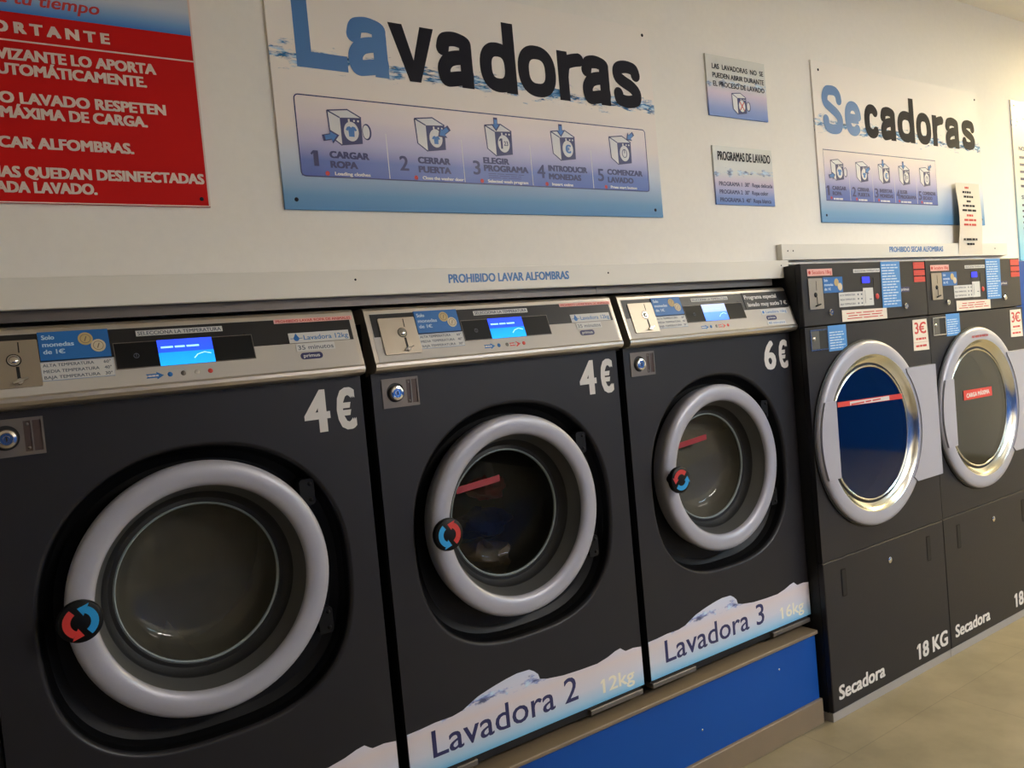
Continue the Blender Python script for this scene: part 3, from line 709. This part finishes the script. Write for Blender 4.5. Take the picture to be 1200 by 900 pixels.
    for i, t_ in enumerate(('ALTA TEMPERATURA', 'MEDIA TEMPERATURA', 'BAJA TEMPERATURA')):
        letters(q, F, t_, .217, .310, 1.4865-.0162*i, .0065, .0011, .03)
        for a_ in (.325, .347): q.rect(F, a_, a_+.008, 1.4865-.0162*i, 1.4925-.0162*i, .001, .0012)
    q.build('lettering', 'labelink', l)
    l = part(MB().rect(F, .3625, .4255, 1.4465, 1.5115, 0, .0015), 'button_pad', 'label')
    q = MB(); q.rect(F, .372, .374, 1.455, 1.503, .0015, .0018); q.rect(F, .40, .415, 1.468, 1.471, .0015, .0018); q.build('button_marks', 'labelink', l)
    part(MB().dome(F, .453, 1.478, .011, 0, .003), 'start_button', 'redlabel', smooth=True)
    l = part(MB().prism([(.483, 1.4325), (.611, 1.4325), (.616, 1.6055), (.486, 1.6055)], F, .0005, .0015), 'instruction_sheet', 'listblue')
    q = MB(); scribble(q, F, .492, .606, 1.440, 1.598, 15, 10+k, .0016, .45); q.build('lettering', 'listtext', l)
    l = part(MB().rrect(F, .609, .677, 1.487, 1.507, .008, 0, .0008), 'maker_badge', 'navy')
    letters(MB(), F, 'primus', .617, .670, 1.4925, .011, .0009, .03).build('lettering', 'label', l)
    l = part(MB().rect(F, .713, .794, 1.523, 1.600, 0, .001), 'red_notice', 'redlabel')
    q = MB(); scribble(q, F, .719, .788, 1.526, 1.597, 6, 20+k, .0011, .3); q.build('lettering', 'redink', l)
    for z_ in (1.546, 1.572): MB().rect(F, .713, .794, z_-.0025, z_+.0025, .001, .0012).build('divider', 'dark', l)
    for u in (.155, .640): part(MB().lathe(F, u, 1.433, [(.012, 0), (.012, .004), (.009, .007), (.004, .007), (.003, .004), (0, .004)], 20), 'panel_lock', 'chrome', smooth=True)
    l = part(MB().prism([(.220, 1.395), (.506, 1.3925), (.506, 1.432), (.221, 1.4365)], F, .001, .002), 'cream_notice', 'paper')
    q = MB(); scribble(q, F, .230, .498, 1.400, 1.428, 3, 30+k, .0021, .35, True); q.build('lettering', 'redink', l)
    # coin return opening in the front panel
    op = MB()
    for r_ in ((.028, .128, 1.304, 1.308), (.028, .128, 1.3725, 1.377), (.028, .032, 1.308, 1.3725), (.124, .128, 1.308, 1.3725)): op.rect(F, *r_, 0, .002)
    op = part(op, 'coin_return_frame', 'polished')
    MB().rect(F, .032, .124, 1.308, 1.3725, 0, .0006).build('coin_return_cup', 'rubber', op)
    q = MB(); q.rect(F, .032, .078, 1.309, 1.372, .0006, .0012); q.build('coin_return_flap', 'cone', op)
    q = MB(); q.dome(F, .046, 1.345, .008, .0012, .005); q.build('coin_return_button', 'chrome', op, smooth=True)
    l = part(MB().rect(F, .131, .239, 1.2955, 1.386, 0, .001), 'blue_notice', 'listblue')
    q = MB(); scribble(q, F, .138, .232, 1.301, 1.366, 7, 40+k, .0011, .45); q.build('lettering', 'listtext', l)
    l = part(MB().prism([(.676, 1.2555), (.789, 1.2535), (.782, 1.376), (.680, 1.376)], F, 0, .001), 'price_notice', 'paper')
    letters(MB(), F, '3€', .690, .774, 1.320, .045, .0011, .035).build('price_lettering', 'redink', l)
    q = MB(); scribble(q, F, .690, .775, 1.290, 1.310, 1, 50+k, .0011, .4, True); scribble(q, F, .684, .780, 1.262, 1.282, 1, 60+k, .0011, .4, True); q.rect(F, .677, .786, 1.286, 1.2868, .001, .0012); q.build('price_note', 'redink', l)
    text(F, 'Secadora', .036, .325, .070, .050, 'white', root, 'name_lettering', .05, shear=.06, loc=OFF)
    text(F, '18 KG', .558, .775, .062, .060, 'white', root, 'weight_lettering', .05, shear=.04, loc=OFF)
    return root
dryer(0, dict(glass='navyreflect', label='tumble dryer with a navy reflection tinted into its door glass, crossed by a long thin red strip'))
dryer(1, dict(glass='olivereflect', label='farther tumble dryer with an olive grey reflection tinted into its door glass and a short red sticker'))

# ---------------------------------------------------------------- boards and fillers above the machines
WF = front(WY)
def thing(name, loc, label, cat, group=None):
    e = bpy.data.objects.new(name, None); C.objects.link(e); e.location = loc; tag(e, label, cat, group); e['_x'] = 0; del e['_x']
    return e
def child(mb, name, m, root, smooth=False):
    return mb.build(name, m, root, tuple(-x for x in root.location), smooth)
b = thing('fascia_board', (.35, WY, 1.567), 'long white board with blue lettering fixed above the washing machines', 'board', 'white fascia boards')
child(MB().box(-.95, 1.625, .006, WY, 1.567, 1.628, .001), 'board', 'board', b)
BF = front(.006)
child(letters(MB(), BF, 'PROHIBIDO LAVAR ALFOMBRAS', .243, .637, 1.589, .0225, .0004, .05), 'lettering', 'inkblue', b)
for u, z in ((-.012, 1.605), (.785, 1.603), (1.585, 1.61)): child(MB().dome(BF, u, z, .0028, 0, .0015, 12), 'screw', 'dark', b, True)
b = thing('fascia_board', (2.4, WY, 1.628), 'short white board with blue lettering fixed above the tumble dryers', 'board', 'white fascia boards')
child(MB().box(1.592, 3.235, .004, WY, 1.6285, 1.684, .001), 'board', 'board', b)
BG = front(.004)
child(letters(MB(), BG, 'PROHIBIDO SECAR ALFOMBRAS', 2.262, 2.668, 1.650, .0215, .0004, .05), 'lettering', 'inkblue', b)
for u, z in ((1.625, 1.66), (1.655, 1.66), (3.12, 1.66)): child(MB().dome(BG, u, z, .0028, 0, .0015, 12), 'screw', 'dark', b, True)
for a, c, t in ((-.87, .757, 'longer dull grey filler strip above the first two washing machines'), (.759, 1.565, 'shorter dull grey filler strip above washing machine 3')):
    o = MB().box(a, c, .034, .046, 1.545, 1.615).build('filler_strip', 'darksteel'); tag(o, t, 'strip', 'grey filler strips')

# ---------------------------------------------------------------- posters
PF = front(.020)
def icon(mb_d, mb_w, mb_b, u, v, s, kind):
    """small drawing of a washer at lower-left u,v with size s (height)"""
    d = .0009
    A = (u, v+s*.93); B = (u+s*.60, v+s); Cc = (u+s*1.0, v+s*.80); D = (u+s*.36, v+s*.76); E = (u+s*.36, v); Ff = (u+s*.98, v+s*.08); G = (u+s*.04, v+s*.22)
    mb_w.prism([A, G, E, D], PF, .0004, d); mb_w.prism([A, D, Cc, B], PF, .0004, d)
    mb_d.prism([D, E, Ff, Cc], PF, .0004, d)
    w_ = s*.035
    mb_d.line(PF, [A, G, E], w_, d, d+.0002); mb_d.line(PF, [A, B, Cc], w_, d, d+.0002); mb_d.line(PF, [A, D], w_, d, d+.0002)
    cx, cy = u+s*.67, v+s*.40
    mb_w.disc(PF, cx, cy, s*.22, d, d+.0003, 24, s*.27)
    for q in (.78, .90): mb_w.disc(PF, u+s*q, v+s*.70, s*.03, d, d+.0003, 8)
    mb_w.rect(PF, u+s*.60, u+s*.65, v+s*.64, v+s*.74, d, d+.0003)
    def arr(x, y, ang, k=.2):
        pts = [(-1, -.35), (0, -.35), (0, -.8), (1, 0), (0, .8), (0, .35), (-1, .35)]; a = math.radians(ang); r = s*k
        P_ = lambda g: [(x+(p*math.cos(a)-q*math.sin(a))*r*g, y+(p*math.sin(a)+q*math.cos(a))*r*g) for p, q in pts]
        mb_d.prism(P_(1.25), PF, d+.0003, d+.0005); mb_b.prism(P_(.9), PF, d+.0005, d+.0007)
    def shirt(x, y, k):
        pts = [(-.5, .5), (-.2, .6), (0, .45), (.2, .6), (.5, .5), (.7, .15), (.45, .05), (.38, .2), (.34, -.6), (-.34, -.6), (-.38, .2), (-.45, .05), (-.7, .15)]
        mb_b.prism([(x+p*k, y+q*k) for p, q in pts], PF, d+.0003, d+.0005)
    if kind == 'load':
        shirt(cx, cy, s*.24); arr(u+s*.05, v+s*.22, 12)
        mb_d.disc(PF, u+s*1.14, v+s*.42, s*.14, .0004, d, 20, s*.23); mb_w.disc(PF, u+s*1.12, v+s*.42, s*.105, d, d+.0003, 20, s*.19)
    elif kind == 'close': shirt(cx, cy-s*.05, s*.2); arr(u+s*.95, v+s*.60, 215)
    elif kind == 'program':
        arr(u+s*.42, v+s*.98, -90, .17); letters(mb_d, PF, '1', cx-s*.12, cx-s*.05, cy-s*.16, s*.32, d+.0005, .03); letters(mb_d, PF, '23', cx, cx+s*.16, cy-s*.06, s*.14, d+.0005, .03)
    elif kind == 'coin': arr(u+s*.42, v+s*.98, -90, .17); letters(mb_b, PF, '€', cx-s*.1, cx+s*.13, cy-s*.14, s*.28, d+.0005, .07)
    elif kind == 'start':
        arr(u+s*.98, v+s*1.0, 215, .17); mb_d.line(PF, [(cx+s*.11*math.cos(i/14*2*PI), cy+s*.14*math.sin(i/14*2*PI)) for i in range(14)], s*.025, d+.0003, d+.0005, True)
        mb_d.rect(PF, cx-s*.014, cx+s*.014, cy, cy+s*.14, d+.0003, d+.0006)
    elif kind == 'no':
        mb_d.disc(PF, u+s*1.14, v+s*.42, s*.14, .0004, d, 20, s*.23); mb_w.disc(PF, u+s*1.12, v+s*.42, s*.105, d, d+.0003, 20, s*.19)
        mb_b.line(PF, [(cx-s*.15, cy-s*.2), (cx+s*.15, cy+s*.2)], s*.05, d+.0004, d+.0006); mb_b.line(PF, [(cx-s*.15, cy+s*.2), (cx+s*.15, cy-s*.2)], s*.05, d+.0004, d+.0006)
def panel_thing(name, x0, x1, z0, z1, m, label, cat, group=None, pname='panel'):
    e = thing(name, ((x0+x1)/2, WY, z0), label, cat, group)
    child(MB().box(x0, x1, .020, WY-.0004, z0, z1, .0006), pname, m, e); return e
def heading(e, segs, m, w_):
    for ch, a, b_, z, h in segs: heavy(ch, PF, a, b_, z, h, w_, m, e, 'letter')
def steps(p, zb, zt, bounds, items, iz, isz, n_h, rows, th, cap):
    """the numbered steps: each its own printed field with its drawing and words"""
    for (x0, x1), (n_, n0, n1, l1, e1, l2, e2, x, sub, se, iu, kind) in zip(bounds, items):
        loc = tuple(-x_ for x_ in p.location)
        f = MB().rect(PF, x0, x1, zb, zt, 0, .0003).build('step_field', 'strip', p, loc)
        D_, W_, B_, q = MB(), MB(), MB(), MB()
        icon(D_, W_, B_, iu, iz, isz, kind)
        D_.build('icon_outline', 'icondark', f); W_.build('icon_front', 'iconwhite', f); B_.build('icon_accent', 'iconblue', f)
        up_ = .010 if n_ == '3' and cap else 0
        letters(q, PF, n_, n0, n1, n_h, .036, .0008, .03)
        letters(q, PF, l1, x, e1, rows[0]+up_, th, .0008, .09); letters(q, PF, l2, x, e2, rows[1]+up_*1.3, th, .0008, .09)
        if up_: scribble(q, PF, .405, .53, 1.864, 1.880, 3, 77, .0008, .25)
        q.build('step_lettering', 'icondark', f)
        q = MB()
        if cap: letters(q, PF, sub, x+.009, se, 1.8535, .0080, .0008, .08)
        else: scribble(q, PF, x+.004, se, 1.850, 1.858, 1, 90, .0008, .8)
        q.build('step_caption', 'iconwhite', f)
        MB().disc(PF, x-.009, 1.857, .0055, .0004, .0008, 12).build('step_dot', 'redink', f)
    for x0, x1 in bounds[:-1]:
        child(MB().rect(PF, x1-.001, x1+.001, zb+.002, zb+(zt-zb)*.6, .0003, .0005), 'divider', 'iconwhite', p)
p = panel_thing('laundry_poster', -.160, 1.045, 1.771, 2.348, 'poster', 'wide poster with the big word Lavadoras and five numbered steps above the washing machines', 'poster', 'instruction posters')
heading(p, [('L', -.097, .030, 2.100, .262), ('a', .033, .138, 2.097, .142)], 'inkblue', .0375)
heading(p, [('v', .146, .275, 2.097, .140), ('a', .279, .386, 2.097, .142), ('d', .410, .527, 2.097, .190), ('o', .534, .665, 2.097, .142), ('r', .674, .757, 2.097, .140), ('a', .761, .866, 2.097, .142), ('s', .882, .992, 2.097, .142)], 'dark', .0375)
steps(p, 1.8495, 2.0355, [(-.1125, .1125), (.1125, .3295), (.3295, .5505), (.5505, .770), (.770, .9935)],
 [('1', -.080, -.068, 'CARGAR', .062, 'ROPA', .030, -.040, 'Loading clothes', .061, -.036, 'load'), ('2', .143, .168, 'CERRAR', .290, 'PUERTA', .290, .195, 'Close the washer door', .326, .196, 'close'),
  ('3', .358, .381, 'ELEGIR', .476, 'PROGRAMA', .538, .392, 'Selected wash program', .534, .406, 'program'), ('4', .568, .596, 'INTRODUCIR', .750, 'MONEDAS', .725, .608, 'Insert coins', .693, .627, 'coin'),
  ('5', .789, .813, 'COMENZAR', .970, 'LAVADO', .930, .827, 'Press start button', .942, .845, 'start')], 1.925, .086, 1.873, (1.8935, 1.8705), .0165, True)
q = MB(); c = []
for cx, cy, a in ((.984, 1.859, -90), (.984, 2.026, 0), (-.103, 2.026, 90), (-.103, 1.859, 180)):
    for i in range(5): t = math.radians(a+22.5*i); c.append((cx+.010*math.cos(t), cy+.010*math.sin(t)))
child(q.line(PF, c, .0028, .0003, .0006, True), 'strip_border', 'icondark', p)
for u, z in ((-.131, 1.794), (1.018, 2.326), (1.013, 1.793)): child(MB().dome(PF, u, z, .005, 0, .002, 12), 'screw', 'dark', p, True)

p = panel_thing('laundry_poster', 1.862, 3.079, 1.766, 2.357, 'poster', 'poster with the big word Secadoras and five numbered steps above the tumble dryers', 'poster', 'instruction posters')
heading(p, [('S', 1.914, 2.036, 2.095, .180), ('e', 2.052, 2.158, 2.097, .132)], 'inkblue', .036)
heading(p, [('c', 2.180, 2.282, 2.097, .132), ('a', 2.292, 2.396, 2.097, .132), ('d', 2.412, 2.538, 2.097, .182), ('o', 2.552, 2.668, 2.097, .132), ('r', 2.680, 2.758, 2.097, .130), ('a', 2.785, 2.895, 2.097, .132), ('s', 2.925, 3.034, 2.097, .132)], 'dark', .036)
steps(p, 1.8475, 2.0335, [(1.8975, 2.051), (2.051, 2.206), (2.206, 2.360), (2.360, 2.523), (2.523, 2.6815)],
 [('1', 1.908, 1.920, 'CARGAR', 2.026, 'ROPA', 1.995, 1.938, '', 2.02, 1.938, 'load'), ('2', 2.064, 2.089, 'CERRAR', 2.178, 'PUERTA', 2.180, 2.100, '', 2.18, 2.098, 'close'), ('3', 2.215, 2.240, 'INSERTAR', 2.340, 'MONEDAS', 2.345, 2.250, '', 2.34, 2.250, 'coin'),
  ('4', 2.368, 2.392, 'ELEGIR', 2.450, 'PROGRAMA', 2.515, 2.396, '', 2.50, 2.396, 'program'), ('5', 2.534, 2.558, 'COMENZAR', 2.668, 'SECADO', 2.640, 2.566, '', 2.66, 2.553, 'start')], 1.922, .080, 1.866, (1.887, 1.867), .0145, False)
child(MB().line(PF, [(1.897, 1.847), (2.682, 1.847), (2.682, 2.034), (1.897, 2.034)], .0028, .0003, .0006, True), 'strip_border', 'icondark', p)
for u, z in ((1.905, 2.325), (3.055, 2.325), (1.892, 1.792), (3.052, 1.792)): child(MB().dome(PF, u, z, .005, 0, .002, 12), 'screw', 'dark', p, True)

p = panel_thing('wall_sign', 1.296, 1.595, 2.109, 2.308, 'smallsign', 'small sign with a crossed out washer drawing, upper of two between the big posters', 'sign', 'small signs between the posters')
q = MB(); letters(q, PF, 'LAS  LAVADORAS  NO  SE', 1.324, 1.585, 2.263, .0165, .0006, .03); letters(q, PF, 'PUEDEN ABRIR DURANTE', 1.324, 1.585, 2.234, .0165, .0006, .03); letters(q, PF, 'EL PROCESO DE LAVADO', 1.324, 1.585, 2.206, .0165, .0006, .03)
child(q, 'lettering', 'dark', p)
D_, W_, B_ = MB(), MB(), MB(); icon(D_, W_, B_, 1.412, 2.122, .072, 'no')
child(D_, 'icon_outlines', 'icondark', p); child(W_, 'icon_whites', 'iconwhite', p); child(B_, 'icon_cross', 'redink', p)
p = panel_thing('wall_sign', 1.296, 1.597, 1.818, 2.011, 'smallsign', 'small sign listing the wash programmes, lower of two between the big posters', 'sign', 'small signs between the posters')
child(letters(MB(), PF, 'PROGRAMAS DE LAVADO', 1.317, 1.587, 1.964, .029, .0006, .03), 'heading', 'dark', p)
q = MB()
for i, (t_, e_) in enumerate((('PROGRAMA 1  30°  Ropa delicada', 1.588), ('PROGRAMA 2  30°  Ropa color', 1.562), ('PROGRAMA 3  40°  Ropa blanca', 1.576))): letters(q, PF, t_, 1.314, e_, 1.880-.0265*i, .0135, .0006, .03)
child(q, 'lettering', 'navy', p)

# red poster at the left
p = panel_thing('rules_poster', -1.12, -.325, 1.772, 2.30, 'red', 'red rules poster with white capital lettering and a blue header, at the upper left', 'poster')
child(MB().rect(PF, -1.12, -.325, 2.136, 2.2995, 0, .0004), 'header', 'redtop', p)
child(MB().rect(PF, -1.12, -.325, 2.0805, 2.0835, 0, .0006), 'rule_line', 'signtext', p)
child(MB().rect(PF, -.3285, -.325, 1.772, 2.30, .0004, .0008).rect(PF, -1.12, -.325, 1.772, 1.7745, .0004, .0008), 'white_edge', 'signtext', p)
q = MB()
letters(q, PF, 'I M P O R T A N T E', -.770, -.490, 2.0965, .0215, .0007, .09)
for t_, a, e_, z in (('EL SUAVIZANTE LO APORTA', -.779, -.407, 2.0450), ('AUTOMÁTICAMENTE.', -.715, -.428, 2.0165), ('EN EL MISMO LAVADO RESPETEN', -.850, -.396, 1.9620),
                     ('LA CAPACIDAD MÁXIMA DE CARGA.', -.905, -.435, 1.9340), ('PROHIBIDO SECAR ALFOMBRAS.', -.900, -.467, 1.8770), ('LAS MÁQUINAS QUEDAN DESINFECTADAS', -.868, -.333, 1.8205), ('TRAS CADA LAVADO.', -.805, -.544, 1.7915)):
    letters(q, PF, t_, a, e_, z, .0215, .0007, .07)
child(q, 'lettering', 'signtext', p)
child(letters(MB(), PF, 'ahorra y aprovecha tu tiempo', -.96, -.505, 2.153, .024, .0007, .03, .25), 'script_lettering', 'redink', p)
child(letters(MB(), PF, 'LAVANDERIA AUTOSERVICIO', -1.05, -.480, 2.190, .034, .0007, .06), 'header_lettering', 'dark', p)
child(MB().dome(PF, -.342, 1.789, .0045, 0, .002, 12), 'screw', 'dark', p, True)

# poster at the right end
p = panel_thing('rules_poster', 3.40, 4.10, 1.603, 2.36, 'sideposter', 'pale blue bottomed poster with dark lines of print, cut off by the right edge', 'poster')
q = MB(); z = 2.13
letters(q, PF, 'NORMAS DE USO', 3.45, 3.75, 2.125, .02, .0006, .06); scribble(q, PF, 3.45, 4.05, 1.94, 2.11, 5, 5, .0006, .35)
letters(q, PF, 'SECADORAS', 3.45, 3.70, 1.895, .018, .0006, .06); scribble(q, PF, 3.45, 4.05, 1.66, 1.88, 8, 6, .0006, .35)
child(q, 'lettering', 'navy', p)
for u, z in ((3.43, 2.335), (4.07, 2.335)): child(MB().dome(PF, u, z, .005, 0, .002, 12), 'screw', 'dark', p, True)

# taped paper notice, slightly curled off the wall
NF = front(.004)
e = thing('paper_notice', (2.9, WY, 1.633), 'narrow white paper notice with red and black print taped over the poster and board', 'notice')
mb = MB(); n_ = 16; pts = []
for i in range(n_+1):
    z = 1.633+(1.945-1.633)*i/n_; d = .0105+.006*math.sin(i/n_*PI)**2
    for u in (2.795+.010*i/n_, 3.003+.006*i/n_): pts.append((u, .0145-d-(.006*math.sin(i/n_*PI) if u < 2.9 else 0), z))
fs = [(2*i, 2*i+1, 2*i+3, 2*i+2) for i in range(n_)]
back = [(a, b_+.0006, c_) for a, b_, c_ in pts]; K = len(pts)
mb.add(pts+back, fs+[tuple(x+K for x in f[::-1]) for f in fs]+[(2*i, 2*i+2, 2*i+2+K, 2*i+K) for i in range(n_)]+[(2*i+1, 2*i+1+K, 2*i+3+K, 2*i+3) for i in range(n_)])
child(mb, 'sheet', 'paper', e)
NP = front(-.0145)
TP = Plane((2.80, -.0095, 0), (1, .027, 0), (0, 0, 1), (0, -1, 0))
q = MB(); q2 = MB()
for i, (z, l, red) in enumerate(((1.925, .05, 1), (1.905, .10, 0), (1.885, .09, 0), (1.865, .05, 0), (1.845, .13, 0), (1.825, .15, 0), (1.803, .08, 1), (1.783, .13, 1), (1.763, .14, 1), (1.700, .14, 0), (1.680, .08, 0))):
    t = (z-1.633)/.312; d = .006*math.sin(t*PI)**2
    pl2 = Plane((2.80, .004-d-.006*math.sin(t*PI)-.0006, 0), (1, .029*math.sin(t*PI), 0), (0, 0, 1), (0, -1, 0))
    scribble(q if red else q2, pl2, .105-l/2, .105+l/2, z-.006, z+.006, 1, 200+i, .0002, .75)
child(q, 'red_print', 'redink', e); child(q2, 'black_print', 'dark', e)
